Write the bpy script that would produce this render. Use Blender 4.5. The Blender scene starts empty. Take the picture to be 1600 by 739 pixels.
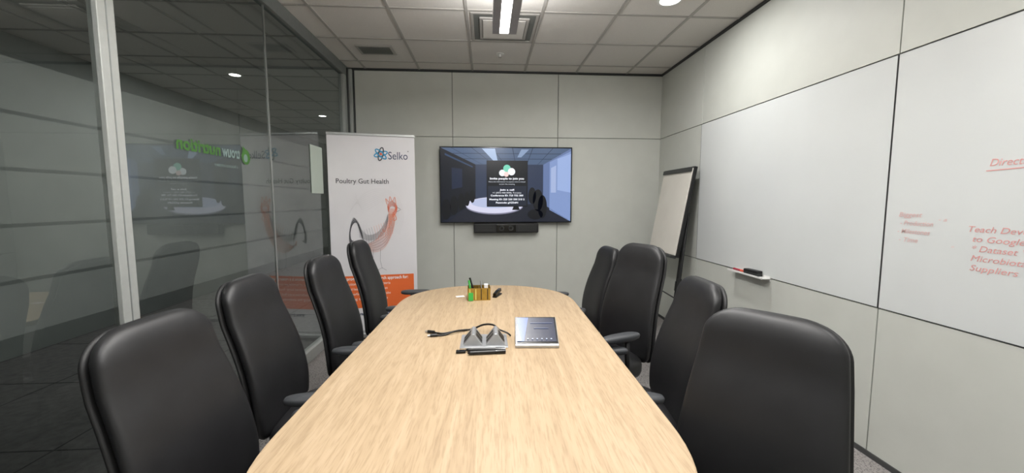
import bpy, bmesh, math, random
from mathutils import Matrix, Vector
random.seed(4)
scn=bpy.context.scene
scn.view_settings.view_transform='Standard'
COL=scn.collection

# ------------------------------------------------------------------ materials
def lin(c):
    o=[]
    for v in c[:3]:
        v=v/255.0
        o.append(v/12.92 if v<=0.04045 else ((v+0.055)/1.055)**2.4)
    return (o[0],o[1],o[2],1)
def mat(name,rgb,rough=.5,metal=0,emit=0,noise=0,nscale=40,bump=0,spec=.5,coat=0):
    m=bpy.data.materials.new(name); m.use_nodes=True
    nt=m.node_tree; b=nt.nodes['Principled BSDF']
    b.inputs['Base Color'].default_value=lin(rgb)
    b.inputs['Roughness'].default_value=rough
    b.inputs['Metallic'].default_value=metal
    b.inputs['Specular IOR Level'].default_value=spec
    b.inputs['Coat Weight'].default_value=coat
    if emit:
        b.inputs['Emission Color'].default_value=lin(rgb)
        b.inputs['Emission Strength'].default_value=emit
    if noise or bump:
        tc=nt.nodes.new('ShaderNodeTexCoord'); n=nt.nodes.new('ShaderNodeTexNoise')
        n.inputs['Scale'].default_value=nscale; n.inputs['Detail'].default_value=5
        nt.links.new(tc.outputs['Object'],n.inputs['Vector'])
        if noise:
            r=nt.nodes.new('ShaderNodeValToRGB')
            c0=[max(0,v-noise) for v in rgb]; c1=[min(255,v+noise) for v in rgb]
            r.color_ramp.elements[0].position=.3; r.color_ramp.elements[0].color=lin(c0)
            r.color_ramp.elements[1].position=.7; r.color_ramp.elements[1].color=lin(c1)
            nt.links.new(n.outputs['Fac'],r.inputs['Fac']); nt.links.new(r.outputs['Color'],b.inputs['Base Color'])
        if bump:
            bp=nt.nodes.new('ShaderNodeBump'); bp.inputs['Strength'].default_value=bump; bp.inputs['Distance'].default_value=.002
            nt.links.new(n.outputs['Fac'],bp.inputs['Height']); nt.links.new(bp.outputs['Normal'],b.inputs['Normal'])
    return m
M={}
M['wall']=mat('wall_laminate',(190,192,185),.55,noise=2,nscale=6)
M['gap']=mat('dark_gap',(60,61,61),.7)
M['seam']=mat('seam_grey',(104,107,103),.7)
M['ceil']=mat('ceiling_tile',(206,203,198),.9,noise=5,nscale=220)
M['tbar']=mat('ceiling_grid',(164,161,156),.6)
M['board']=mat('whiteboard_surface',(203,206,205),.25,noise=2,nscale=2,spec=.4)
M['alu']=mat('aluminium',(165,167,166),.35,metal=.6,noise=3,nscale=60)
M['alu_w']=mat('satin_post',(168,171,168),.45,metal=.2,noise=3,nscale=30)
M['header']=mat('satin_header',(120,124,122),.5,metal=.2,noise=3,nscale=30)
M['darkalu']=mat('dark_metal',(60,62,62),.4,metal=.5)
M['leather']=mat('black_leather',(22,22,24),.48,noise=3,nscale=12,bump=.35,spec=.5)
M['shell']=mat('black_plastic',(18,18,19),.55,bump=.1,nscale=300)
M['arm']=mat('arm_pad_grey',(58,60,63),.5,bump=.1,nscale=200)
M['black']=mat('black_paint',(14,14,15),.4)
M['gloss']=mat('gloss_black',(8,8,9),.15)
M['white']=mat('white_plastic',(215,215,212),.5)
M['banner']=mat('banner_vinyl',(218,216,219),.45,noise=2,nscale=3)
M['orange']=mat('banner_orange',(222,104,48),.5)
M['navy']=mat('print_navy',(38,48,84),.5)
M['teal']=mat('print_blue',(38,140,185),.5)
M['red']=mat('print_red',(205,85,60),.5)
M['dk']=mat('print_dark',(62,62,68),.5)
M['gr']=mat('print_grey',(130,130,135),.5)
M['lgr']=mat('print_light_grey',(206,204,206),.5)
M['sal']=mat('print_salmon',(226,140,110),.5)
M['pw']=mat('print_white',(240,238,235),.5)
M['ink']=mat('red_marker_faded',(210,176,173),.5)
M['ink2']=mat('red_marker',(212,150,146),.5)
M['gold']=mat('gold_metal',(178,148,72),.3,metal=.8,noise=8,nscale=30)
M['green']=mat('green_plastic',(60,165,70),.4)
M['yel']=mat('yellow_paper',(226,215,120),.6)
M['paper']=mat('paper',(175,186,176),.7)
M['pad']=mat('flip_pad',(208,204,195),.7,noise=3,nscale=4)
M['redp']=mat('red_felt',(150,45,60),.8)
M['lamp']=mat('lamp_lens',(255,253,248),.5,emit=8)
M['lampside']=mat('lamp_housing',(160,158,160),.4,metal=.3,noise=3)
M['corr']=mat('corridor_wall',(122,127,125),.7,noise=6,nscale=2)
M['cfloor']=mat('corridor_floor',(100,99,98),.6,noise=12,nscale=20)
M['vgreen']=mat('vinyl_green',(62,108,44),.5)
M['vwhite']=mat('vinyl_white',(112,132,128),.5)
M['zinc']=mat('zinc_steel',(175,176,178),.32,metal=.6,noise=4)

def carpet():
    m=mat('carpet',(92,90,90),.95); nt=m.node_tree; b=nt.nodes['Principled BSDF']
    tc=nt.nodes.new('ShaderNodeTexCoord'); n=nt.nodes.new('ShaderNodeTexNoise'); n.inputs['Scale'].default_value=90; n.inputs['Detail'].default_value=6
    n2=nt.nodes.new('ShaderNodeTexVoronoi'); n2.inputs['Scale'].default_value=130
    mx=nt.nodes.new('ShaderNodeMath'); mx.operation='ADD'
    r=nt.nodes.new('ShaderNodeValToRGB'); r.color_ramp.elements[0].position=.55; r.color_ramp.elements[0].color=lin((52,50,52)); r.color_ramp.elements[1].position=1.1; r.color_ramp.elements[1].color=lin((138,134,132))
    nt.links.new(tc.outputs['Object'],n.inputs['Vector']); nt.links.new(tc.outputs['Object'],n2.inputs['Vector'])
    nt.links.new(n.outputs['Fac'],mx.inputs[0]); nt.links.new(n2.outputs['Distance'],mx.inputs[1]); nt.links.new(mx.outputs[0],r.inputs['Fac'])
    nt.links.new(r.outputs['Color'],b.inputs['Base Color'])
    bp=nt.nodes.new('ShaderNodeBump'); bp.inputs['Strength'].default_value=.6; bp.inputs['Distance'].default_value=.004
    nt.links.new(n.outputs['Fac'],bp.inputs['Height']); nt.links.new(bp.outputs['Normal'],b.inputs['Normal'])
    return m
M['carpet']=carpet()
def wood():
    m=mat('light_oak',(205,178,138),.45,spec=.35); nt=m.node_tree; b=nt.nodes['Principled BSDF']
    tc=nt.nodes.new('ShaderNodeTexCoord')
    def ns(sx,sy,det,dist):
        mp=nt.nodes.new('ShaderNodeMapping'); mp.inputs['Scale'].default_value=(sx,sy,1)
        n=nt.nodes.new('ShaderNodeTexNoise'); n.inputs['Scale'].default_value=1; n.inputs['Detail'].default_value=det; n.inputs['Distortion'].default_value=dist
        nt.links.new(tc.outputs['Object'],mp.inputs['Vector']); nt.links.new(mp.outputs['Vector'],n.inputs['Vector']); return n
    a=ns(22,1.6,6,1.4); c=ns(210,13,4,.3)
    r=nt.nodes.new('ShaderNodeValToRGB'); e=r.color_ramp.elements
    e[0].position=.3; e[0].color=lin((160,138,110)); e[1].position=.70; e[1].color=lin((178,156,128))
    x=e.new(.5); x.color=lin((171,149,120))
    nt.links.new(a.outputs['Fac'],r.inputs['Fac'])
    r2=nt.nodes.new('ShaderNodeValToRGB'); f=r2.color_ramp.elements
    f[0].position=.36; f[0].color=(.72,.69,.65,1); f[1].position=.5; f[1].color=(1,1,1,1)
    nt.links.new(c.outputs['Fac'],r2.inputs['Fac'])
    mx=nt.nodes.new('ShaderNodeMix'); mx.data_type='RGBA'; mx.blend_type='MULTIPLY'; mx.inputs[0].default_value=.6
    nt.links.new(r.outputs['Color'],mx.inputs[6]); nt.links.new(r2.outputs['Color'],mx.inputs[7])
    nt.links.new(mx.outputs[2],b.inputs['Base Color'])
    return m
M['wood']=wood()
def glass():
    m=bpy.data.materials.new('partition_glass'); m.use_nodes=True; nt=m.node_tree
    for n in list(nt.nodes): nt.nodes.remove(n)
    N=nt.nodes.new; L=nt.links.new
    out=N('ShaderNodeOutputMaterial'); tr=N('ShaderNodeBsdfTransparent'); tr.inputs[0].default_value=(.82,.86,.84,1)
    gl=N('ShaderNodeBsdfGlossy'); gl.inputs['Roughness'].default_value=.0; gl.inputs[0].default_value=(.89,.94,.92,1)
    fr=N('ShaderNodeFresnel'); fr.inputs[0].default_value=1.5
    mu=N('ShaderNodeMath'); mu.operation='MULTIPLY_ADD'; mu.inputs[1].default_value=1.35; mu.inputs[2].default_value=.04; mu.use_clamp=True
    L(fr.outputs[0],mu.inputs[0])
    geo=N('ShaderNodeNewGeometry'); sp=N('ShaderNodeSeparateXYZ'); L(geo.outputs['Position'],sp.inputs[0])
    dv=N('ShaderNodeMath'); dv.operation='DIVIDE'; dv.inputs[1].default_value=.19; L(sp.outputs['Z'],dv.inputs[0])
    fc=N('ShaderNodeMath'); fc.operation='FRACT'; L(dv.outputs[0],fc.inputs[0])
    gt=N('ShaderNodeMath'); gt.operation='GREATER_THAN'; gt.inputs[1].default_value=.07; L(fc.outputs[0],gt.inputs[0])
    lt=N('ShaderNodeMath'); lt.operation='LESS_THAN'; lt.inputs[1].default_value=1.905; L(sp.outputs['Z'],lt.inputs[0])
    g2=N('ShaderNodeMath'); g2.operation='GREATER_THAN'; g2.inputs[1].default_value=.95; L(sp.outputs['Z'],g2.inputs[0])
    an=N('ShaderNodeMath'); an.operation='MULTIPLY'; L(gt.outputs[0],an.inputs[0]); L(lt.outputs[0],an.inputs[1])
    ao=N('ShaderNodeMath'); ao.operation='MULTIPLY'; L(an.outputs[0],ao.inputs[0]); L(g2.outputs[0],ao.inputs[1])
    a2=N('ShaderNodeMath'); a2.operation='MULTIPLY'; a2.inputs[1].default_value=.15; L(ao.outputs[0],a2.inputs[0])
    df=N('ShaderNodeBsdfDiffuse'); df.inputs[0].default_value=lin((150,158,154))
    m1=N('ShaderNodeMixShader'); L(a2.outputs[0],m1.inputs[0]); L(tr.outputs[0],m1.inputs[1]); L(df.outputs[0],m1.inputs[2])
    m2=N('ShaderNodeMixShader'); L(mu.outputs[0],m2.inputs[0]); L(m1.outputs[0],m2.inputs[1]); L(gl.outputs[0],m2.inputs[2])
    L(m2.outputs[0],out.inputs['Surface']); return m
M['glass']=glass()
_sc={}
def scr(rgb,s=1.25):
    k=(rgb,s)
    if k not in _sc:
        m=bpy.data.materials.new('screen_%02x%02x%02x'%rgb); m.use_nodes=True; b=m.node_tree.nodes['Principled BSDF']
        b.inputs['Base Color'].default_value=(0.004,.004,.005,1); b.inputs['Roughness'].default_value=.25
        b.inputs['Emission Color'].default_value=lin(rgb); b.inputs['Emission Strength'].default_value=s
        _sc[k]=m
    return _sc[k]

# ------------------------------------------------------------------ mesh helpers
def finish(bm,name,mats,parent=None,loc=(0,0,0),rot=(0,0,0),smooth=False,bevel=0,seg=2,auto=None):
    if auto!='flat2d': bmesh.ops.recalc_face_normals(bm,faces=bm.faces[:])
    me=bpy.data.meshes.new(name); bm.to_mesh(me); bm.free()
    for m in (mats if isinstance(mats,(list,tuple)) else [mats]): me.materials.append(m)
    if smooth:
        for p in me.polygons: p.use_smooth=True
    o=bpy.data.objects.new(name,me); COL.objects.link(o)
    o.location=loc; o.rotation_euler=rot
    if parent: o.parent=parent
    if bevel:
        md=o.modifiers.new('bev','BEVEL'); md.width=bevel; md.segments=seg; md.limit_method='ANGLE'; md.angle_limit=.6
    return o
def bbox(bm,c,s,mi=0,rz=0,M4=None):
    mt=Matrix.Translation(c)@Matrix.Rotation(rz,4,'Z')@Matrix.Diagonal((s[0],s[1],s[2],1))
    if M4 is not None: mt=M4@mt
    r=bmesh.ops.create_cube(bm,size=1,matrix=mt)
    fs={f for v in r['verts'] for f in v.link_faces}
    for f in fs: f.material_index=mi
def lohi(bm,x0,x1,y0,y1,z0,z1,mi=0):
    bbox(bm,((x0+x1)/2,(y0+y1)/2,(z0+z1)/2),(abs(x1-x0),abs(y1-y0),abs(z1-z0)),mi)
def cyl(bm,p0,p1,r0,r1=None,n=20,mi=0):
    p0=Vector(p0);p1=Vector(p1); r1=r0 if r1 is None else r1
    d=p1-p0; q=d.to_track_quat('Z','Y').to_matrix().to_4x4()
    r=bmesh.ops.create_cone(bm,cap_ends=True,segments=n,radius1=r0,radius2=r1,depth=d.length,matrix=Matrix.Translation((p0+p1)/2)@q)
    for f in {f for v in r['verts'] for f in v.link_faces}: f.material_index=mi
def loft(bm,rings,mi=0,cap=True):
    vr=[[bm.verts.new(p) for p in ring] for ring in rings]
    n=len(vr[0])
    for a,b in zip(vr,vr[1:]):
        for i in range(n):
            f=bm.faces.new((a[i],a[(i+1)%n],b[(i+1)%n],b[i])); f.material_index=mi
    if cap:
        f=bm.faces.new(vr[0][::-1]); f.material_index=mi
        f=bm.faces.new(vr[-1]); f.material_index=mi
def tube(bm,pts,r,n=10,mi=0):
    pts=[Vector(p) for p in pts]; rings=[]
    up=Vector((0.13,0.2,1)).normalized()
    for i,p in enumerate(pts):
        d=(pts[min(i+1,len(pts)-1)]-pts[max(i-1,0)]).normalized()
        a=d.cross(up); 
        if a.length<1e-3: a=d.cross(Vector((1,0,0)))
        a.normalize(); b=d.cross(a)
        rings.append([p+(a*math.cos(t)+b*math.sin(t))*r for t in [2*math.pi*k/n for k in range(n)]])
    loft(bm,rings,mi)
def spline(ctrl,n=10):
    P=[Vector(c) for c in ctrl]; P=[P[0]]+P+[P[-1]]; out=[]
    for i in range(1,len(P)-2):
        for k in range(n):
            t=k/n; a,b,c,d=P[i-1:i+3]
            out.append(.5*((2*b)+(c-a)*t+(2*a-5*b+4*c-d)*t*t+(3*b-a-3*c+d)*t**3))
    out.append(P[-2]); return out
def se(a,b,n,k=48,cx=0,cy=0):
    o=[]
    for i in range(k):
        t=2*math.pi*i/k; c,s=math.cos(t),math.sin(t)
        o.append((cx+a*math.copysign(abs(c)**(2/n),c),cy+b*math.copysign(abs(s)**(2/n),s)))
    return o
def empty(name,loc,rz=0,parent=None):
    e=bpy.data.objects.new(name,None); e.empty_display_size=.1; COL.objects.link(e); e.location=loc; e.rotation_euler=(0,0,rz)
    if parent: e.parent=parent
    return e
def tag(o,label,cat,group=None):
    o['label']=label; o['category']=cat
    if group: o['group']=group
def struct(o): o['kind']='structure'; return o

class Canvas:
    """flat printed graphics in a local x/z plane facing -y"""
    def __init__(s): s.bm=bmesh.new(); s.mats=[]
    def mi(s,m):
        if m not in s.mats: s.mats.append(m)
        return s.mats.index(m)
    def poly(s,pts,m,lay=1):
        vs=[s.bm.verts.new((p[0],-lay*.0012,p[1])) for p in pts]
        f=s.bm.faces.new(vs); f.material_index=s.mi(m)
        f.normal_update()
        if f.normal.y>0: f.normal_flip()
    def rect(s,x0,z0,x1,z1,m,lay=1): s.poly([(x0,z0),(x1,z0),(x1,z1),(x0,z1)],m,lay)
    def ell(s,cx,cz,a,b,m,lay=1,n=32,rot=0):
        s.poly([(cx+a*math.cos(t)*math.cos(rot)-b*math.sin(t)*math.sin(rot),cz+a*math.cos(t)*math.sin(rot)+b*math.sin(t)*math.cos(rot)) for t in [2*math.pi*k/n for k in range(n)]],m,lay)
    def stroke(s,pts,w,m,lay=1):
        P=[Vector(p) for p in pts]; mi=s.mi(m); L=[];Rr=[]
        for i,p in enumerate(P):
            d=(P[min(i+1,len(P)-1)]-P[max(i-1,0)]); 
            if d.length<1e-9: d=Vector((1,0))
            d.normalize(); n=Vector((-d.y,d.x))*w/2
            L.append(s.bm.verts.new((p.x+n.x,-lay*.0012,p.y+n.y))); Rr.append(s.bm.verts.new((p.x-n.x,-lay*.0012,p.y-n.y)))
        for i in range(len(P)-1):
            f=s.bm.faces.new((L[i],Rr[i],Rr[i+1],L[i+1])); f.material_index=mi; f.normal_update()
            if f.normal.y>0: f.normal_flip()
    def text(s,t,x,z,h,m,lay=2,width=None,bold=0,shear=0,align='LEFT'):
        cu=bpy.data.curves.new('t','FONT'); cu.body=t; cu.size=1; cu.offset=bold; cu.shear=shear; cu.resolution_u=3
        ob=bpy.data.objects.new('t',cu); COL.objects.link(ob)
        dg=bpy.context.evaluated_depsgraph_get(); me=ob.evaluated_get(dg).to_mesh()
        if len(me.vertices):
            xs=[v.co.x for v in me.vertices]; x0=min(xs); w=max(xs)-x0
            sc=h/.73; sx=sc if width is None else width/w
            off=0 if align=='LEFT' else -(w*sx)/2
            vs=[s.bm.verts.new((x+off+(v.co.x-x0)*sx,-lay*.0012,z+v.co.y*sc)) for v in me.vertices]
            mi=s.mi(m)
            for p in me.polygons:
                try:
                    f=s.bm.faces.new([vs[i] for i in p.vertices]); f.material_index=mi; f.normal_update()
                    if f.normal.y>0: f.normal_flip()
                except ValueError: pass
        ob.evaluated_get(dg).to_mesh_clear(); bpy.data.objects.remove(ob)
    def done(s,name,parent,loc=(0,0,0)):
        return finish(s.bm,name,s.mats,parent,loc,auto='flat2d')
def textpart(name,parent,loc,*a,**k):
    c=Canvas(); c.text(*a,**k); return c.done(name,parent,loc)

# ------------------------------------------------------------------ room shell
XL,XR,YB,YF,H=-1.593,2.134,4.793,-1.3,2.93
CX=-4.3; CY=11.0
bm=bmesh.new(); lohi(bm,XL,XR+.1,YF-.1,YB+.1,-.06,0); struct(finish(bm,'floor',M['carpet']))
bm=bmesh.new(); lohi(bm,CX-.1,XL,YF-.1,CY,-.06,0)
for i in range(14): lohi(bm,CX+.02,XL-.1,YF+.9*i,YF+.9*i+.008,0,.0015,1)
for i in range(3): lohi(bm,CX+.02+.9*i,CX+.028+.9*i,YF,CY,0,.0014,1)
struct(finish(bm,'floor',[M['cfloor'],M['gap']]))
bm=bmesh.new(); lohi(bm,CX-.1,XR+.1,YF-.1,CY,H,H+.08); struct(finish(bm,'ceiling',M['ceil']))
bm=bmesh.new(); a0=-1.371; b0=4.522; T=.61
x=a0-T*5
while x<XR:
    if x>CX: lohi(bm,x-.012,x+.012,YF,(YB if x>XL else CY),H-.006,H+.001)
    x+=T
k=-10
while b0-T*k>YF:
    y=b0-T*k
    if y<CY: lohi(bm,CX,(XR if y<YB else XL),y-.012,y+.012,H-.0055,H+.001)
    k+=1
struct(finish(bm,'trim_1',M['tbar']))
bm=bmesh.new(); lohi(bm,XL,XR,YB-.03,YB,H-.02,H-.001); lohi(bm,XR-.03,XR,YF,YB,H-.02,H-.001); struct(finish(bm,'trim_2',M['darkalu']))

bm=bmesh.new(); lohi(bm,XL-.02,XR+.1,YB,YB+.1,0,H,1)
us=[XL+.09,-.39,.86,XR]
g=.0032
for i in range(3):
    for (z0,z1) in [(.0,2.17),(2.17,H-.02)]:
        lohi(bm,us[i]+g,us[i+1]-g,YB-.014,YB+.001,z0+g,z1-g,0)
struct(finish(bm,'wall_back',[M['wall'],M['seam']],bevel=.0015))
bm=bmesh.new(); lohi(bm,XR,XR+.1,YF-.1,YB+.1,0,H,1)
ys=[YB-.014,3.84,1.97,.10,YF]
for i in range(4):
    for (z0,z1) in [(.0,.84),(.84,2.17),(2.17,H-.02)]:
        if i in (1,2) and z0==.84: continue
        lohi(bm,XR-.014,XR+.001,ys[i+1]+g,ys[i]-g,z0+g,z1-g,0)
struct(finish(bm,'wall_right',[M['wall'],M['gap']],bevel=.0015))
bm=bmesh.new(); lohi(bm,XR-.022,XR-.014,YF,YB-.014,0,.03); struct(finish(bm,'baseboard_right',M['gap']))
bm=bmesh.new(); lohi(bm,XL+.09,XR-.022,YB-.022,YB-.014,0,.03); struct(finish(bm,'baseboard_back',M['gap']))
bm=bmesh.new(); lohi(bm,CX-.1,XR+.1,YF-.1,YF,0,H); struct(finish(bm,'wall_front',M['wall']))
bm=bmesh.new(); lohi(bm,CX-.1,CX,YF-.1,CY,0,H); 
struct(finish(bm,'wall_left',M['corr']))
bm=bmesh.new(); lohi(bm,CX-.1,XL,CY,CY+.1,0,H); struct(finish(bm,'wall_far',M['corr']))
bm=bmesh.new(); lohi(bm,XL-.02,XL,YB+.1,CY,0,H); struct(finish(bm,'wall_corridor',M['corr']))
joints=[YF,0.0,1.81,3.08,4.70]
for i in range(4):
    bm=bmesh.new(); y0,y1=joints[i],joints[i+1]
    vs=[bm.verts.new(p) for p in [(XL,y0,.1),(XL,y1,.1),(XL,y1,H-.11),(XL,y0,H-.11)]]; bm.faces.new(vs)
    struct(finish(bm,'window_%d'%(i+1),M['glass'],auto='flat2d'))
bm=bmesh.new(); lohi(bm,XL-.03,XL+.03,YF,YB,H-.11,H-.001,0); struct(finish(bm,'trim_3',M['header'],bevel=.003))
bm=bmesh.new(); lohi(bm,XL-.035,XL+.035,YF,YB-.1,.001,.10,0); struct(finish(bm,'trim_4',M['alu_w'],bevel=.004))
bm=bmesh.new(); lohi(bm,XL-.020,XL+.020,1.785,1.865,.10,H-.11,0); lohi(bm,XL-.023,XL+.023,1.822,1.828,.10,H-.11,1)
struct(finish(bm,'trim_5',[M['alu_w'],M['header']],bevel=.006))
bm=bmesh.new(); lohi(bm,XL-.006,XL+.006,3.075,3.085,.10,H-.11,0); struct(finish(bm,'trim_6',M['alu']))
bm=bmesh.new()
lohi(bm,XL-.03,XL+.03,4.62,4.70,.0,H-.11,0); lohi(bm,XL-.02,XL+.04,4.70,4.74,.0,H-.02,1); lohi(bm,XL-.03,XL+.075,4.74,YB,.0,H-.02,0)
lohi(bm,XL+.075,XL+.09,4.77,YB,0,H-.02,1)
struct(finish(bm,'trim_7',[M['alu_w'],M['darkalu']],bevel=.003))

# ------------------------------------------------------------------ table
def outline():
    P=[]; n=2.3; N=40
    for i in range(N+1):
        t=math.pi*i/N; c,s=math.cos(t),math.sin(t)
        P.append((.594*math.copysign(abs(c)**(2/n),c),2.6+.56*abs(s)**(2/n)))
    for i in range(N+1):
        t=math.pi+math.pi*i/N; c,s=math.cos(t),math.sin(t)
        P.append((.594*math.copysign(abs(c)**(2/n),c),1.14-.56*abs(s)**(2/n)))
    return P
table=empty('conference_table',(-.012,1.9,0),-.022); tag(table,'long oval conference table with pale oak veneer top','table')
bm=bmesh.new(); O=outline(); cy=1.9
def ring(scale,z): 
    return [(x*(1-scale/.6),(y-cy)*(1-scale/1.25),z) for x,y in O]
loft(bm,[ring(.012,.709),ring(0,.714),ring(0,.734),ring(.002,.7385),ring(.006,.74)])
o=finish(bm,'table_top',M['wood'],table)
for yy in (-.62,.62):
    bm=bmesh.new(); lohi(bm,-.04,.04,-.17,.17,.03,.709); lohi(bm,-.22,.22,-.19,.19,0.0,.03)
    o=finish(bm,'pedestal',M['black'],table,loc=(0,yy,0),bevel=.008)

# ------------------------------------------------------------------ chair
LEAN=.125
def backrest_rings(L,wb,wt,r,t0,yoff,wrap,z0,y0,lean,N=60,rb=.05):
    S=[]
    for k in range(9): S.append(rb*(1-math.cos(math.pi/2*k/8)))
    for k in range(1,14): S.append(rb+(L-r-rb)*k/14)
    for k in range(11): S.append(L-r+r*math.sin(math.pi/2*k/10))
    R=[]
    for s in S:
        q=s/L
        w=wb+(wt-wb)*max(0,(q-.22)/.78)**1.25 if q>.22 else wb-.02*((.22-q)/.22)**2
        t=t0
        if s>L-r:
            h=min(1,(s-(L-r))/r); f=math.sqrt(max(0,1-h*h)); w=w-r*1.2*(1-f); t=t0*max(.12,f**.6)
        elif s<rb:
            h=(rb-s)/rb; f=math.sqrt(max(0,1-h*h)); w=w-rb*(1-f); t=t0*max(.12,f**.8)
        yc=y0-lean*q+.028*math.sin(math.pi*min(1,q*1.3)) +yoff
        ringp=[]
        for (px,py) in se(w,t/2,2.6,N):
            ringp.append((px,yc+py+wrap*(px/.25)**2,z0+s))
        R.append(ringp)
    return R
def make_chair():
    root=empty('office_chair',(0,0,0))
    bm=bmesh.new(); loft(bm,backrest_rings(.66,.223,.178,.085,.078,.0,.028,.455,-.215,LEAN))
    back=finish(bm,'backrest',M['leather'],root,smooth=True)
    bm=bmesh.new(); loft(bm,backrest_rings(.655,.227,.182,.085,.04,-.031,.028,.45,-.215,LEAN))
    sh=finish(bm,'back_shell',M['shell'],back,smooth=True); sh['label']='black plastic outer shell'
    bm=bmesh.new(); R=[]
    for z,s,b in [(.405,.90,0),(.41,.97,0),(.43,1,0),(.465,1,0),(.485,.975,0),(.497,.92,0),(.503,.8,0),(.506,.5,0),(.506,.2,0)]:
        R.append([(x*s,y*s+.015,z-(.02*max(0,(y*s-.12)/.12)**2 if z>.46 else 0)) for x,y in se(.235,.225,3.4,56)])
    loft(bm,R); finish(bm,'seat',M['leather'],root,smooth=True)
    for sx in (-1,1):
        bm=bmesh.new()
        tube(bm,[(sx*.10,0,.395),(sx*.22,.0,.395),(sx*.25,.0,.42),(sx*.258,.0,.50),(sx*.258,.01,.655)],.014,12)
        arm=finish(bm,'armrest',M['shell'],root,smooth=True)
        bm=bmesh.new(); R=[]
        for z,s in [(.650,.85),(.655,.97),(.668,1),(.676,.96),(.681,.8)]:
            R.append([(sx*.252+x*s,.045+y*s,z) for x,y in se(.036,.125,2.8,32)])
        loft(bm,R); p=finish(bm,'arm_pad',M['arm'],arm,smooth=True); p['label']='dark grey padded arm top'
    bm=bmesh.new(); bbox(bm,(0,-.02,.385),(.2,.24,.04)); bbox(bm,(0,-.17,.42),(.07,.16,.02))
    bbox(bm,(0,-.245,.5),(.07,.02,.2)); finish(bm,'tilt_mechanism',M['shell'],root,bevel=.008)
    bm=bmesh.new(); cyl(bm,(0,0,.12),(0,0,.25),.026); cyl(bm,(0,0,.25),(0,0,.37),.015); finish(bm,'gas_lift',M['darkalu'],root)
    bm=bmesh.new(); cyl(bm,(0,0,.075),(0,0,.13),.05,.036); base=finish(bm,'star_base',M['shell'],root,bevel=.004)
    for i in range(5):
        a=2*math.pi*i/5+.3; c,s=math.cos(a),math.sin(a)
        bm=bmesh.new(); R=[]
        for d,w,z0,z1 in [(.03,.024,.08,.125),(.15,.020,.078,.112),(.26,.016,.072,.095)]:
            R.append([(d*c-w*s*k,d*s+w*c*k,z) for k,z in [(-1,z0),(1,z0),(.8,z1),(-.8,z1)]])
        loft(bm,R); leg=finish(bm,'leg',M['shell'],base,bevel=.004)
        bm=bmesh.new(); px,py=.255*c,.255*s
        for e in (-1,1): cyl(bm,(px-s*e*.010,py+c*e*.010,.029),(px-s*e*.026,py+c*e*.026,.029),.029,n=20)
        cyl(bm,(px,py,.03),(px,py,.08),.008); finish(bm,'caster',M['black'],leg)
    return root
proto=make_chair()
chairs=[ # back-top x,y, heading (deg, direction the sitter faces), z scale
 (-.985,1.19,-4,.972),(-1.05,1.765,1,.98),(-.97,2.36,-2,.983),(-.965,3.0,0,1.008),
 (.86,1.11,180+38,.972),(.98,1.70,180-4,.957),(.98,2.40,180+22,1.033),(.965,3.02,180+2,.952)]
lab=['black leather high-back office chair angled beside the glass partition',
 'black leather high-back office chair tucked in beside the glass partition',
 'black leather high-back office chair tucked in beside the glass partition',
 'black leather high-back office chair standing by the roll-up banner',
 'black leather high-back office chair swivelled outward below the handwriting',
 'black leather high-back office chair tucked in on the whiteboard side',
 'taller black leather office chair swivelled beside the easel',
 'lower black leather office chair partly hidden behind a taller one']
kids_map={}
for o in bpy.data.objects:
    if o.parent: kids_map.setdefault(o.parent.name,[]).append(o)
def clone(o,par):
    n=o.copy(); COL.objects.link(n); n.parent=par
    for c in kids_map.get(o.name,[]): clone(c,n)
    return n
for i,(bx,by,hd,sz) in enumerate(chairs):
    a=math.radians(hd); f=(math.cos(a),math.sin(a))
    c=proto if i==0 else clone(proto,None)
    c.location=(bx+(.215+LEAN)*f[0],by+(.215+LEAN)*f[1],0); c.rotation_euler=(0,0,a-math.pi/2); c.scale=(1,1,sz)
    tag(c,lab[i],'chair','office chairs around the conference table')

# ------------------------------------------------------------------ television
TVX,TVZ=.24,1.605; W2,H2=.78,.445
tv=empty('television',(TVX,YB-.036,TVZ-H2)); tag(tv,'large wall-mounted flat television showing a video meeting screen','television')
bm=bmesh.new(); lohi(bm,-W2,W2,-.060,-.02,0,2*H2); finish(bm,'bezel',M['gloss'],tv,bevel=.004)
bm=bmesh.new(); lohi(bm,-.35,.35,-.021,0.0205,.15,.7); finish(bm,'wall_bracket',M['black'],tv)
def S(px,py): return ((px-688.)/203.*2*W2-W2, 2*H2-(py-230.)/117.*2*H2)
cv=Canvas(); e=.012
def sp(pts,rgb,lay,s=1.25): cv.poly([S(*p) for p in pts],scr(rgb,s),lay)
cv.rect(-W2+e,e,W2-e,2*H2-e,scr((20,27,42)),0)
sp([(690,232),(889,232),(846,257),(742,257)],(66,84,112),1)
for k in range(6):
    x0=705+k*31; x1=752+k*17
    sp([(x0,232),(x0+1.5,232),(x1+.8,257),(x1,257)],(44,58,80),2)
sp([(706,240),(874,240),(873,241),(708,241)],(44,58,80),2); sp([(724,248),(860,248),(859,249),(725,249)],(44,58,80),2)
sp([(752,233),(772,233),(776,252),(770,252)],(150,170,200),3); sp([(812,234),(824,234),(812,246),(806,246)],(120,140,170),3)
sp([(690,232),(742,257),(742,315),(690,345)],(14,18,28),1)
sp([(696,240),(738,260),(738,262),(696,243)],(40,60,90),2)
sp([(706,262),(722,264),(722,292),(706,295)],(24,34,56),2)
sp([(742,257),(846,257),(846,318),(742,320)],(40,50,72),1)
sp([(846,257),(889,232),(889,345),(846,322)],(92,110,150),1)
sp([(856,253),(889,236),(889,345),(856,327)],(118,138,182),2)
sp([(868,248),(889,240),(889,300),(868,296)],(140,160,202),3)
sp([(858,262),(866,258),(866,300),(858,300)],(150,165,200),3)
sp([(700,345),(735,318),(846,318),(889,344),(889,345)],(24,28,40),2)
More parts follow.
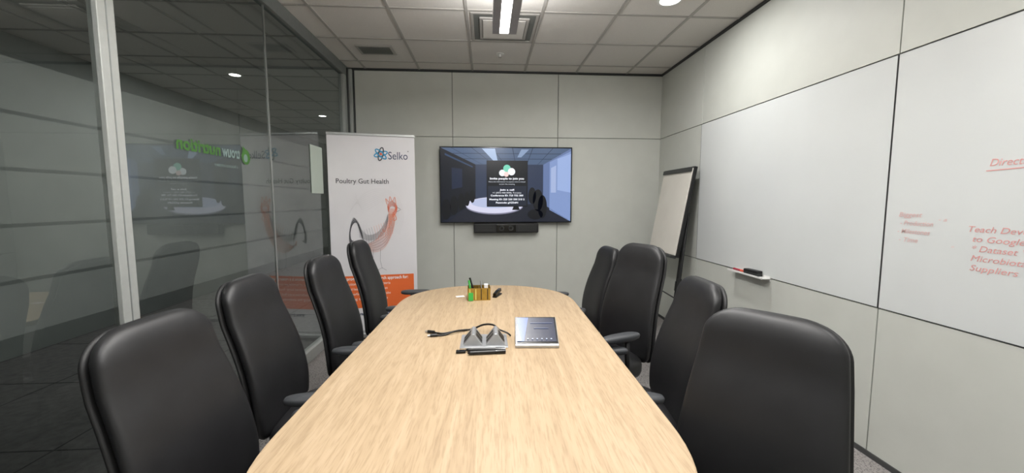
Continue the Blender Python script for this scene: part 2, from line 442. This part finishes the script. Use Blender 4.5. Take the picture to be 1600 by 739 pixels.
def el(px,py,a,b,rgb,lay,rot=0):
    c=S(px,py); cv.ell(c[0],c[1],a/203*2*W2,b/117*2*H2,scr(rgb),lay,rot=rot)
el(771,321,44,13,(120,120,140),4); el(771,319.5,44,12.5,(196,196,216),5)
el(771,316,36,8,(168,176,204),6)
for (x,y,a,b) in [(697,326,7,16),(709,320,6,15),(720,314,5,13),(729,310,4,11),(737,306,4,10),(829,305,6,13),(838,312,8,17),(845,322,7,18),(834,334,12,8)]:
    el(x,y,a,b,(9,11,17),7)
sp([(800,322),(808,322),(810,327),(798,327)],(12,14,18),8)
sp([(759,251),(822,251),(822,322),(759,322)],(8,12,20),8)
sp([(761,290),(820,290),(820,320),(761,320)],(26,32,46),9)
el(783,270,5,5,(226,232,236),10); el(790,263,5.6,5.6,(110,196,170),10); el(797,268,5.6,5.6,(232,236,240),11); el(789,272,3.8,3.8,(232,200,196),11)
cv.done('screen',tv,(0,-.0605,0))
def st(t,px,py,h,w,rgb=(235,238,245),bold=0,lay=12):
    c=S(px,py); textpart('screen_text',tv,(0,-.0605,0),t,c[0],c[1],h/117*2*H2,scr(rgb),lay,width=w/203*2*W2,bold=bold,align='C')
st('Invite people to join you',790,280,3.2,52,bold=.03)
st('Share this information to anyone who is invited',790,284.4,2.0,56,(190,196,205)); st('to join the meeting',790,288,2.0,24,(190,196,205))
st('Join a call',790,297,2.6,22,bold=.03); st('+1 (437) 000-0000, Toronto',790,301.4,2.3,44); st('Conference ID: 723 732 300',790,305.8,2.6,50,bold=.03)
st('Meeting ID: 225 233 330 215 2',790,311.7,2.6,54,bold=.03); st('Passcode: gXZ3dN',790,316.8,2.6,34,bold=.03)
sb=empty('conference_sound_bar',(.235,YB-.016,1.04)); tag(sb,'black video conference sound bar with camera under the television','speaker')
bm=bmesh.new(); lohi(bm,-.385,.385,-.10,0.0,.0,.115); finish(bm,'housing',M['shell'],sb,bevel=.012,seg=3)
bm=bmesh.new(); lohi(bm,-.115,.115,-.104,-.098,.012,.10); finish(bm,'camera_panel',M['gloss'],sb,bevel=.003)
for x in (-.055,.055):
    bm=bmesh.new(); cyl(bm,(x,-.104,.056),(x,-.112,.056),.032,.028,28); cyl(bm,(x,-.112,.056),(x,-.114,.056),.018,.016,24,1); finish(bm,'camera_lens',[M['darkalu'],M['gloss']],sb)
bm=bmesh.new()
for s0 in (-.36,.14):
    for k in range(8):
        lohi(bm,s0,s0+.22,-.1012,-.0995,.02+k*.0105,.024+k*.0105)
finish(bm,'speaker_grille',M['darkalu'],sb)

# ------------------------------------------------------------------ banner
bx0,by0,bx1,by1=-1.555,4.04,-.735,4.19
bw=math.hypot(bx1-bx0,by1-by0); ba=math.atan2(by1-by0,bx1-bx0)
bn=empty('roll_up_banner',((bx0+bx1)/2,(by0+by1)/2,0),ba); tag(bn,'tall white roll-up banner with poultry drawing and orange text block','banner')
BT=2.07; hw=bw/2
bm=bmesh.new(); lohi(bm,-hw,hw,-.001,.001,.07,BT); finish(bm,'banner_sheet',M['banner'],bn)
bm=bmesh.new(); lohi(bm,-hw-.005,hw+.005,-.01,.01,BT-.005,BT+.022); finish(bm,'top_rail',M['alu'],bn,bevel=.004)
bm=bmesh.new(); R=[]
for xx in (-hw-.01,hw+.01): R.append([(xx,y*.055,.045+z*.04) for y,z in se(1,1,2.4,24)])
loft(bm,R); finish(bm,'base_cassette',M['alu'],bn)
bm=bmesh.new(); cyl(bm,(0,.03,.05),(0,.03,BT),.009); finish(bm,'support_pole',M['alu'],bn)
def B(px,py):
    return ((px-506)/141.*bw-hw, BT-(py-208-(px-506)*.06)/ (317-(px-506)*.13)*2.05)
BL=(0,-.0015,0)
x0,z0=B(603,248); textpart('brand_lettering',bn,BL,'Selko',x0,z0,.080,M['navy'],2,width=.19,bold=.0)
x1,z1=B(518,282); textpart('headline_lettering',bn,BL,'Poultry Gut Health',x1,z1,.050,M['dk'],2,width=.50,bold=.004)
c=B(636,238); cv=Canvas(); cv.ell(c[0],c[1]+.005,.006,.006,M['gr'],2); cv.done('trademark_dot',bn,BL)
x,z=B(545,489); textpart('web_address_lettering',bn,BL,'www.trouwnutrition.com',x,z,.042,M['navy'],2,width=.44,bold=.02)
cv=Canvas()
cx,cz=B(591,240)
for k in range(3):
    a=k*math.pi/3+.3; pts=[]
    for i in range(41):
        t=2*math.pi*i/40; ex,ey=.066*math.cos(t),.022*math.sin(t)
        pts.append((cx+ex*math.cos(a)-ey*math.sin(a),cz+ex*math.sin(a)+ey*math.cos(a)))
    cv.stroke(pts,.011,M['teal'] if k!=1 else M['dk'],2+k)
cv.ell(cx,cz,.012,.012,M['red'],6)
cv.done('logo_emblem',bn,BL)
cv=Canvas()
p0=B(512,428);p1=B(641,472)
cv.rect(-hw+.03,p1[1],hw-.035,p0[1]+.01,M['orange'],1)
tb_=cv.done('text_block',bn,BL)
zt=p0[1]-.035
textpart('text_line',tb_,(0,0,0),'Our programme is a research approach for:',-hw+.06,zt,.034,M['pw'],2,width=.68,bold=.02)
for k,t in enumerate(['- Reduction of harmful gut bacteria','- Intestinal health and barrier function','- Animal performance and feed intake','- Reducing the antibiotic use']):
    textpart('text_line',tb_,(0,0,0),t,-hw+.06,zt-.052*(k+1),.027,M['pw'],2,width=.50-.03*(k%2))
# poultry drawing
cv=Canvas()
def Q(l): return [B(*p) for p in l]
def curve2(l,n=8): return [(p.x,p.y) for p in spline([Vector((a[0],a[1],0)) for a in l],n)]
for k in range(9):
    cv.stroke(curve2(Q([(536+k*1.5,330-k*4),(560,300+k*3),(592,292+k*2.4),(618-k,306+k*1.5),(626-k*1.5,334),(618-k*2,362-k)])),.002,M['lgr'],1)
for k in range(20): # breast and belly mesh lines
    d=k*1.3
    cv.stroke(curve2(Q([(553,370+d*.3),(564,384-d*.3),(580,388-d*.8),(596,378-d*.8),(609-d*.3,352-d*.3),(612-d*.45,330)])),.0022,[M['sal'],M['lgr'],M['sal'],M['gr']][k%4],2)
for k in range(13): # cross mesh
    u=556+k*4
    cv.stroke(curve2(Q([(u,356-k*1.6+k*k*.02),(u+3,368-k*1.2),(u+3,380-k*1.6)])),.002,M['gr'] if k<5 else M['sal'],3)
for k in range(9): # neck hackles
    cv.stroke(curve2(Q([(580+k*2.4,370-k*2),(593+k*1.6,350-k),(600+k*.9,336),(602+k*1.3,322)])),.0026,M['sal'],3)
for k in range(10): # back lines
    cv.stroke(curve2(Q([(552,350+k*1.6),(566,362+k*.9),(582,358+k),(594,344+k*1.5),(600,330+k)])),.0020,M['gr'],4)
for k in range(15): # tail feathers
    cv.stroke(curve2(Q([(558,370),(555-k*.7,352-k*1.2),(547-k*.7,337+k*1.2),(539-k*.2,346+k*1.9),(536+k*.5,374-k*.3)])),.0030,M['dk'] if k%2 else M['gr'],5)
for k in range(7): # head
    cv.stroke(curve2(Q([(601,328),(600+k*.5,317+k*.6),(607,311+k*1.2),(615-k*.4,318+k*.4),(614-k*.5,328-k*.4),(607,336-k)])),.0030,M['sal'] if k%2 else M['red'],6)
cv.stroke(curve2(Q([(599,316),(597,307),(602,312),(604,304),(608,311),(612,305),(614,316)])),.005,M['sal'],7)
cv.stroke(Q([(615,320),(622,324),(615,327)]),.005,M['gr'],7)
cv.stroke(curve2(Q([(611,330),(614,338),(609,340),(611,330)])),.006,M['sal'],7)
for lx in (574,586):
    cv.stroke(Q([(lx,384),(lx-1,402),(lx+2,414)]),.003,M['gr'],6); cv.stroke(Q([(lx-5,416),(lx+2,413),(lx+9,417)]),.003,M['gr'],6)
cv.done('poultry_drawing',bn,BL)
cv=Canvas(); c=B(629,500); cv.ell(c[0],c[1],.035,.035,M['navy'],2); cv.ell(c[0],c[1],.026,.026,M['pw'],3); cv.ell(c[0],c[1],.018,.018,M['red'],4); cv.done('round_seal',bn,BL)

# ------------------------------------------------------------------ whiteboards
def wb(y0,y1,label):
    r=empty('whiteboard',(XR-.001,(y0+y1)/2,.84),-math.pi/2); tag(r,label,'whiteboard','wall-mounted whiteboards')
    w=(y1-y0)/2-.004
    bm=bmesh.new(); lohi(bm,-w,w,-.016,0,.004,1.326); finish(bm,'writing_surface',M['board'],r,bevel=.001)
    bm=bmesh.new()
    for a in [(-w-.002,w+.002,.002,.0045),(-w-.002,w+.002,1.3255,1.328)]: lohi(bm,a[0],a[1],-.017,0,a[2],a[3])
    for s in (-1,1): lohi(bm,s*(w+.001)-.001,s*(w+.001)+.001,-.017,0,.0045,1.3255)
    finish(bm,'edge_trim',M['gap'],r); return r
w1=wb(1.97,3.84,'large clean whiteboard panel with thin dark edge above a marker tray')
w2=wb(.10,1.97,'large whiteboard panel with faded red handwriting')
YC=(1.97+.10)/2
def wt(t,y,z,h,w,m='ink',b=.0): textpart('handwritten_line',w2,(0,-.0165,0),t,YC-y,z-.84,h,M[m],1,width=w,shear=.25,bold=b)
wt('Directions',1.55,1.565,.032,.17,'ink2'); cv=Canvas(); cv.stroke([(YC-1.56,.706),(YC-1.34,.716)],.004,M['ink2'],1); cv.done('underline_stroke',w2,(0,-.0165,0))
for k,(t,w) in enumerate([('Biggest',.11),('- Production',.15),('- Milestones',.15),('- Time',.09)]):
    wt(t,1.90-.01*(k%2),1.34-k*.042,.024,w,'ink',.01)
wt('- a',1.72,1.325,.018,.035,'ink',.01); wt('*',1.66,1.20,.016,.014)
for k,(t,w) in enumerate([('Teach Developers',.30),('to Google',.17),('* Dataset Value',.25),('Microbiota',.18),('Suppliers',.16)]):
    wt(t,1.60-.018*(k>0),1.285-k*.042,.027,w,'ink2')
tr=empty('marker_tray',(XR-.018,2.99,.835),-math.pi/2); tag(tr,'small white aluminium marker tray below the whiteboard','tray')
bm=bmesh.new(); lohi(bm,-.21,.21,-.07,0,0,.006); lohi(bm,-.21,.21,-.073,-.067,0,.014); lohi(bm,-.21,.21,-.004,0,-.015,.02); finish(bm,'tray_shelf',M['white'],tr,bevel=.001)
er=empty('whiteboard_eraser',(XR-.055,2.93,.842),-math.pi/2+.05); tag(er,'dark whiteboard eraser lying on the marker tray','eraser')
bm=bmesh.new(); lohi(bm,-.075,.075,-.025,.025,.018,.042); finish(bm,'eraser_grip',M['black'],er,bevel=.006)
bm=bmesh.new(); lohi(bm,-.073,.073,-.024,.024,0,.018); finish(bm,'felt_pad',M['darkalu'],er)
mk=empty('whiteboard_marker',(XR-.045,3.12,.85),-math.pi/2); tag(mk,'red whiteboard marker on the tray','marker')
bm=bmesh.new(); cyl(bm,(-.06,0,0),(.03,0,0),.009,n=16); finish(bm,'marker_barrel',M['redp'],mk)
bm=bmesh.new(); cyl(bm,(.03,0,0),(.062,0,0),.010,.008,16); finish(bm,'marker_cap',M['red'],mk)
ot=empty('wall_outlet',(XR-.014,2.19,.40),-math.pi/2); tag(ot,'white wall power outlet plate','outlet')
bm=bmesh.new(); lohi(bm,-.036,.036,-.007,0,-.058,.058); finish(bm,'cover_plate',M['white'],ot,bevel=.003)
for z in (-.022,.022):
    bm=bmesh.new(); lohi(bm,-.016,.016,-.009,-.006,z-.014,z+.014); finish(bm,'socket',[M['seam']],ot)

# ------------------------------------------------------------------ easel
ea=empty('flip_chart_easel',(1.9,4.05,0)); tag(ea,'folded flip chart easel with pale board leaning by the wall corner','easel')
tn,tf,bnn,bff=Vector((2.02,3.78,1.74)),Vector((2.02,4.38,1.74)),Vector((1.86,3.76,.88)),Vector((1.86,4.36,.88))
O3=Vector((1.9,4.05,0)); ux=(tf-tn).normalized(); uz=(tn-bnn).normalized(); un=ux.cross(uz).normalized()
if un.x>0: un=-un
def slab(name,u0,u1,v0,v1,d0,d1,m,bev=.003):
    bm=bmesh.new(); pts=[]
    for d in (d0,d1):
        for (u,v) in [(u0,v0),(u1,v0),(u1,v1),(u0,v1)]: pts.append(bm.verts.new(bnn-O3+ux*u+uz*v+un*d))
    for q in [(0,1,2,3),(7,6,5,4),(0,4,5,1),(1,5,6,2),(2,6,7,3),(3,7,4,0)]: bm.faces.new([pts[i] for i in q])
    return finish(bm,name,m,ea,bevel=bev)
BW,BH=.62,(tn-bnn).length
slab('frame',-.016,BW+.016,-.016,BH+.018,-.035,-.002,M['black'])
slab('board',0,BW,0,BH,-.004,.006,M['pad'])
slab('paper_clamp',.0,BW,BH-.035,BH+.008,.006,.018,M['darkalu'])
slab('tray',-.0,BW,-.03,-.005,-.01,.05,M['darkalu'])
for n0,(a,b) in enumerate([((2.0,3.80,1.30),(1.80,3.66,.01)),((2.0,4.28,1.30),(1.84,4.12,.01)),((2.07,4.05,1.5),(2.02,3.98,.01)),((2.01,3.88,1.2),(1.85,3.80,.01))]):
    a=Vector(a);b=Vector(b)
    bm=bmesh.new(); cyl(bm,a-O3,b-O3,.013,n=14); cyl(bm,b-O3,b-O3+(a-b)*.04,.017,n=14); cyl(bm,b-O3+(a-b)*.42,b-O3+(a-b)*.50,.019,n=14)
    finish(bm,'leg',M['black'],ea)
bm=bmesh.new(); cyl(bm,Vector((1.87,3.72,.45))-O3,Vector((1.90,4.18,.45))-O3,.007,n=10); finish(bm,'cross_brace',M['black'],ea)

# ------------------------------------------------------------------ glass sign & notice
vg=empty('window_vinyl_logo',(XL+.008,2.50,1.70),-math.pi/2); tag(vg,'company logo vinyl lettering applied to the glass partition, seen reversed','sign')
textpart('white_lettering',vg,(0,0,0),'trouw',-.20,-.01,.070,M['vwhite'],1,width=.175,bold=.03)
textpart('green_lettering',vg,(0,0,0),'nutrition',-.010,-.01,.070,M['vgreen'],1,width=.34,bold=.03)
textpart('tagline_lettering',vg,(0,0,0),'a Nutreco company',-.17,-.075,.022,M['vwhite'],1,width=.22)
cv=Canvas(); cv.ell(-.262,.008,.046,.050,M['vgreen'],1); cv.poly([(-.275,.05),(-.235,.078),(-.225,.03)],M['vgreen'],1.2)
cv.ell(-.258,.0,.022,.026,M['vwhite'],.6); cv.ell(-.258,.0,.022,.026,M['vwhite'],2); cv.done('logo_emblem',vg)
nt_=empty('paper_notice',(XL+.004,3.87,1.49),math.pi/2); tag(nt_,'pale paper notice taped to the glass partition','paper')
bm=bmesh.new(); lohi(bm,-.13,.13,-.002,0,0,.44); finish(bm,'sheet',M['paper'],nt_)

# ------------------------------------------------------------------ table items
Z=.7402
tb=empty('touch_tablet_console',(.232,1.775,Z),-.06); tag(tb,'silver touch meeting console with lit tilted screen','tablet')
w=.102
prof=[(-.01,0),(.13,0),(.165,.092),(.158,.098),(-.012,.014)]
bm=bmesh.new(); loft(bm,[[(x,y,z) for y,z in prof] for x in (-w,w)]); finish(bm,'console_body',M['zinc'],tb,bevel=.003)
p0=Vector((0,-.012,.014)); p1=Vector((0,.158,.098)); ang=math.atan2(p1.z-p0.z,p1.y-p0.y); LL=(p1-p0).length
cv=Canvas()
cv.rect(-w+.003,.012,w-.003,LL-.003,M['gloss'],1)
cv.rect(-w+.010,.022,w-.010,LL-.010,scr((32,42,72)),2)
cv.poly([(-w+.010,.022),(-w+.042,.022),(-w+.066,LL-.010),(-w+.010,LL-.010)],scr((92,118,190)),3)
cv.poly([(-w+.010,.022),(-w+.030,.022),(-w+.012,LL*.7),(-w+.010,LL*.7)],scr((160,182,222)),4)
cv.rect(-w+.075,LL-.05,w-.02,LL-.046,scr((90,104,140)),4); cv.rect(-.01,LL-.085,.06,LL-.081,scr((80,94,130)),4)
for k in range(6): cv.ell(-w+.060+k*.022,.036,.004,.004,scr((180,190,210)),5,n=14)
o=cv.done('touch_screen',tb,(0,-.012,.0146)); o.rotation_euler=(-(math.pi/2-ang),0,0)

dk=empty('table_power_dock',(-.012,1.865,Z)); tag(dk,'silver pop-up power and data dock set in the table','power dock')
bm=bmesh.new(); lohi(bm,-.115,.11,-.085,.10,0,.004); finish(bm,'base_plate',M['zinc'],dk,bevel=.0015)
for cx_ in (-.055,.052):
    bm=bmesh.new(); R=[]
    for y,s in ((-.06,1),(.06,1)):
        R.append([(cx_-.046,y,.004),(cx_+.046,y,.004),(cx_+.008,y+.01,.055),(cx_-.004,y+.01,.055)])
    loft(bm,R); hd=finish(bm,'pop_up_housing',M['zinc'],dk,bevel=.002)
    for y0 in (-.04,.005):
        for s in (1,-1):
            bm=bmesh.new()
            if s>0: q=[(cx_+.0435,y0,.011),(cx_+.0435,y0+.034,.011),(cx_+.0155,y0+.038,.048),(cx_+.0155,y0+.004,.048)]
            else: q=[(cx_-.0435,y0,.011),(cx_-.0435,y0+.034,.011),(cx_-.0105,y0+.038,.048),(cx_-.0105,y0+.004,.048)]
            bm.faces.new([bm.verts.new(v) for v in q]); finish(bm,'socket',M['black'],hd)
cb=empty('adapter_cable',(-.05,1.93,Z)); tag(cb,'thin black adapter cable with two metal plugs lying on the table','cable')
bm=bmesh.new(); C0=Vector((-.05,1.93,Z))
pts=spline([Vector(p)-C0 for p in [(.06,1.955,Z+.03),(.03,1.985,Z+.045),(-.02,2.02,Z+.035),(-.08,2.04,Z+.006),(-.15,2.025,Z+.005),(-.22,1.985,Z+.005),(-.27,2.0,Z+.005)]],10)
tube(bm,pts,.005,8)
tube(bm,spline([Vector(p)-C0 for p in [(-.10,2.035,Z+.006),(-.16,2.0,Z+.012),(-.21,1.965,Z+.005),(-.25,1.955,Z+.005)]],8),.0042,8)
tube(bm,spline([Vector(p)-C0 for p in [(.06,1.955,Z+.03),(.10,1.93,Z+.02),(.118,1.93,Z+.005)]],8),.0042,8)
finish(bm,'cord',M['black'],cb,smooth=True)
for a,b in [((-.27,2.0,Z+.008),(-.305,2.012,Z+.008)),((-.25,1.955,Z+.008),(-.285,1.95,Z+.008))]:
    bm=bmesh.new(); a=Vector(a)-C0;b=Vector(b)-C0; cyl(bm,a,b,.008,n=12); cyl(bm,b,b+(b-a)*.35,.005,n=10,mi=1); finish(bm,'plug',[M['black'],M['zinc']],cb)
for k,(x,y,r,l) in enumerate([(-.005,1.738,-.03,.08),(.0,1.708,.06,.075)]):
    p=empty('pen',(x,y,Z+.0095),r); tag(p,'black pen lying on the table by the power dock','pen','pens beside the power dock')
    bm=bmesh.new(); cyl(bm,(-l,0,0),(l*.5,0,0),.0085,n=14); cyl(bm,(-l-.012,0,0),(-l,0,0),.003,.0085,14); finish(bm,'pen_barrel',M['black'],p)
    bm=bmesh.new(); cyl(bm,(l*.5,0,0),(l*1.1,0,0),.0092,n=14); bbox(bm,(l*.8,0,.0095),(l*.5,.004,.002)); finish(bm,'pen_cap',M['gloss'],p)
rm=empty('remote_control',(-.118,1.732,Z),.05); tag(rm,'slim black presentation remote lying by the dock','remote control')
bm=bmesh.new(); lohi(bm,-.022,.022,-.012,.012,0,.012); finish(bm,'remote_body',M['gloss'],rm,bevel=.004)
bm=bmesh.new(); cyl(bm,(-.01,0,.012),(-.01,0,.0135),.005,n=14); finish(bm,'button',M['darkalu'],rm)
bx=empty('desk_organizer_box',(-.055,2.72,Z),.04); tag(bx,'small gold desk organizer box with stationery','box')
bm=bmesh.new(); a=.078;b=.055;t=.003
lohi(bm,-a,a,-b,b,0,t); lohi(bm,-a,a,-b,-b+t,t,.085); lohi(bm,-a,a,b-t,b,t,.085); lohi(bm,-a,-a+t,-b+t,b-t,t,.085); lohi(bm,a-t,a,-b+t,b-t,t,.085); lohi(bm,.0,.003,-b+t,b-t,t,.08)
finish(bm,'box_body',M['gold'],bx)
for x in (-.065,-.025,.012,.055):
    bm=bmesh.new(); lohi(bm,x,x+.006,-b-.0015,-b,.006,.080); finish(bm,'vertical_band',M['yel'] if x<0 else M['black'],bx)
def pen2(nm,x,y,z,dx,dy,dz,m,label,r=.006):
    p=empty(nm,(x,y,z)); tag(p,label,nm.replace('_',' '))
    bm=bmesh.new(); v=Vector((dx,dy,dz)); cyl(bm,(0,0,0),v,r,n=14); finish(bm,'barrel',m,p)
    bm=bmesh.new(); cyl(bm,v,v*1.3,r*1.15,n=14); finish(bm,'cap',m,p)
pen2('highlighter',-.105,2.70,Z+.012,-.015,.02,.09,M['green'],'green highlighter standing in the gold organizer box',.006)
pen2('marker',-.08,2.74,Z+.012,-.03,.01,.10,M['black'],'black marker leaning in the gold organizer box')
pen2('ballpoint_pen',-.03,2.70,Z+.012,-.01,.01,.09,M['zinc'],'silver ballpoint pen in the gold organizer box',.004)
st_=empty('sticky_note_stack',(-.018,2.735,Z+.005)); tag(st_,'stack of pale notes standing inside the organizer box','paper')
bm=bmesh.new(); lohi(bm,.0,.026,-.025,.015,0,.095); finish(bm,'notes',M['pw'],st_)
gs=empty('green_note_pad',(-.108,2.645,Z)); tag(gs,'small green paper tag leaning against the organizer box','paper'); 
bm=bmesh.new(); bbox(bm,(0,0,0.03),(.032,.004,.055),0,0,Matrix.Rotation(-.12,4,'X')); finish(bm,'tag_sheet',M['green'],gs,bevel=.001)
sc_=empty('stapler',(.075,2.79,Z),1.2); tag(sc_,'small black stapler beside the organizer box','stapler')
bm=bmesh.new(); lohi(bm,-.06,.06,-.016,.016,0,.010); finish(bm,'stapler_base',M['black'],sc_,bevel=.003)
bm=bmesh.new(); loft(bm,[[(x,-.014,z0),(x,.014,z0),(x,.011,z1),(x,-.011,z1)] for x,z0,z1 in [(-.06,.0102,.03),(.0,.018,.042),(.055,.026,.046)]]); finish(bm,'stapler_arm',M['gloss'],sc_,bevel=.003)
pn=empty('paper_slip',(-.19,2.79,Z),.3); tag(pn,'small white paper slip lying on the table','paper')
bm=bmesh.new(); lohi(bm,-.03,.03,-.02,.02,0,.001); finish(bm,'slip_sheet',M['pw'],pn)

# ------------------------------------------------------------------ ceiling fixtures
pl=empty('pendant_linear_light',(.135,1.5,2.6)); tag(pl,'long suspended linear light fixture with bright lens strip','ceiling light')
y0,y1=-1.3,1.42
bm=bmesh.new()
lohi(bm,-.085,-.035,y0,y1,0,.07); lohi(bm,.03,.085,y0,y1,0,.07); lohi(bm,-.035,.03,y0,y1,.01,.07); lohi(bm,-.085,.085,y1,y1+.006,0,.07)
finish(bm,'housing',M['lampside'],pl)
bm=bmesh.new(); lohi(bm,-.034,.029,y0+.005,y1-.005,.004,.0099); finish(bm,'lens_strip',M['lamp'],pl)
for yy in (-1.1,1.2):
    bm=bmesh.new(); cyl(bm,(0,yy,.07),(0,yy,.33),.0025,n=8); finish(bm,'suspension_cable',M['alu'],pl)
def diffuser(x,y,s,label):
    r=empty('ceiling_air_diffuser',(x,y,H)); tag(r,label,'air vent')
    bm=bmesh.new()
    for k,(h,z) in enumerate([(s,-.010),(s*.74,-.018)]):
        w_=.022
        lohi(bm,-h,h,-h,-h+w_,z,-.003-k*.003); lohi(bm,-h,h,h-w_,h,z,-.003-k*.003); lohi(bm,-h,-h+w_,-h+w_,h-w_,z,-.003-k*.003); lohi(bm,h-w_,h,-h+w_,h-w_,z,-.003-k*.003)
    finish(bm,'frame',M['tbar'],r)
    bm=bmesh.new(); lohi(bm,-s*.64,s*.64,-s*.64,s*.64,-.022,-.016); finish(bm,'centre_plate',M['ceil'],r)
    bm=bmesh.new(); lohi(bm,-s+.02,s-.02,-s+.02,s-.02,-.0055,-.002); finish(bm,'throat',M['seam'],r)
diffuser(.16,3.61,.28,'square ceiling supply air diffuser above the pendant light end')
vr=empty('ceiling_return_grille',(-1.09,4.19,H)); tag(vr,'small rectangular slatted return air grille in the ceiling','air vent')
bm=bmesh.new(); lohi(bm,-.18,.18,-.12,.12,-.012,-.001); finish(bm,'grille_frame',M['tbar'],vr,bevel=.002)
bm=bmesh.new()
for k in range(9): lohi(bm,-.15,.15,-.09+k*.02,-.078+k*.02,-.015,-.012)
finish(bm,'louver_slats',M['seam'],vr)
sk=empty('fire_sprinkler',(.15,4.23,H)); tag(sk,'small recessed ceiling fire sprinkler head','sprinkler')
bm=bmesh.new(); cyl(bm,(0,0,-.006),(0,0,-.001),.04,n=24); cyl(bm,(0,0,-.035),(0,0,-.006),.009,n=12); finish(bm,'escutcheon',M['white'],sk)
bm=bmesh.new(); cyl(bm,(0,0,-.038),(0,0,-.035),.017,n=16); finish(bm,'deflector',M['tbar'],sk)

def area(name,loc,sx,sy,power,up=False,par=None,col=(1,.99,.98),shape='RECTANGLE',spread=math.pi):
    l=bpy.data.lights.new(name,'AREA'); l.shape=shape; l.size=sx; l.size_y=sy; l.energy=power; l.color=col; l.spread=spread
    o=bpy.data.objects.new(name,l); COL.objects.link(o); o.location=loc; o.rotation_euler=(math.pi if up else 0,0,0)
    if par: o.parent=par
    return o
area('lamp_down',(0,.06,-.003),.06,2.7,50,False,pl)
area('ceiling_fill',(0,.06,.075),.12,2.6,105,True,pl)  # upward fill light added above the pendant to brighten the ceiling
def downlight(x,y,power,label,r=.075):
    d=empty('recessed_downlight',(x,y,H)); tag(d,label,'ceiling light','recessed ceiling downlights')
    bm=bmesh.new(); R=[]
    for rr,z in [(r+.02,-.001),(r+.02,-.008),(r,-.010),(r,-.002)]: R.append([(rr*math.cos(t),rr*math.sin(t),z) for t in [2*math.pi*k/32 for k in range(32)]])
    loft(bm,R,cap=False); finish(bm,'trim_ring',M['white'],d)
    bm=bmesh.new(); cyl(bm,(0,0,-.006),(0,0,-.003),r-.001,n=32); finish(bm,'lens',M['lamp'],d)
    area('lamp',(0,0,-.012),2*r*.9,2*r*.9,power,False,d,shape='DISK')
downlight(1.39,3.04,22,'round recessed downlight in the ceiling by the whiteboard')
downlight(1.39,.4,22,'round recessed downlight in the ceiling by the whiteboard')
downlight(-1.0,.4,18,'round recessed downlight in the ceiling by the glass partition')
downlight(-3.0,5.1,24,'round recessed downlight in the corridor ceiling',.06)
downlight(-2.9,7.4,16,'round recessed downlight in the corridor ceiling',.06)

w=bpy.data.worlds.new('world'); scn.world=w; w.use_nodes=True
w.node_tree.nodes['Background'].inputs[0].default_value=(.6,.65,.7,1); w.node_tree.nodes['Background'].inputs[1].default_value=.05

cam=bpy.data.cameras.new('camera'); co=bpy.data.objects.new('camera',cam); COL.objects.link(co)
cam.sensor_fit='HORIZONTAL'; cam.sensor_width=36; cam.lens=617.6*36/1600; cam.clip_start=.02
co.location=(0,0,1.42); co.rotation_euler=(math.pi/2-.09,0,-.0647)
scn.camera=co
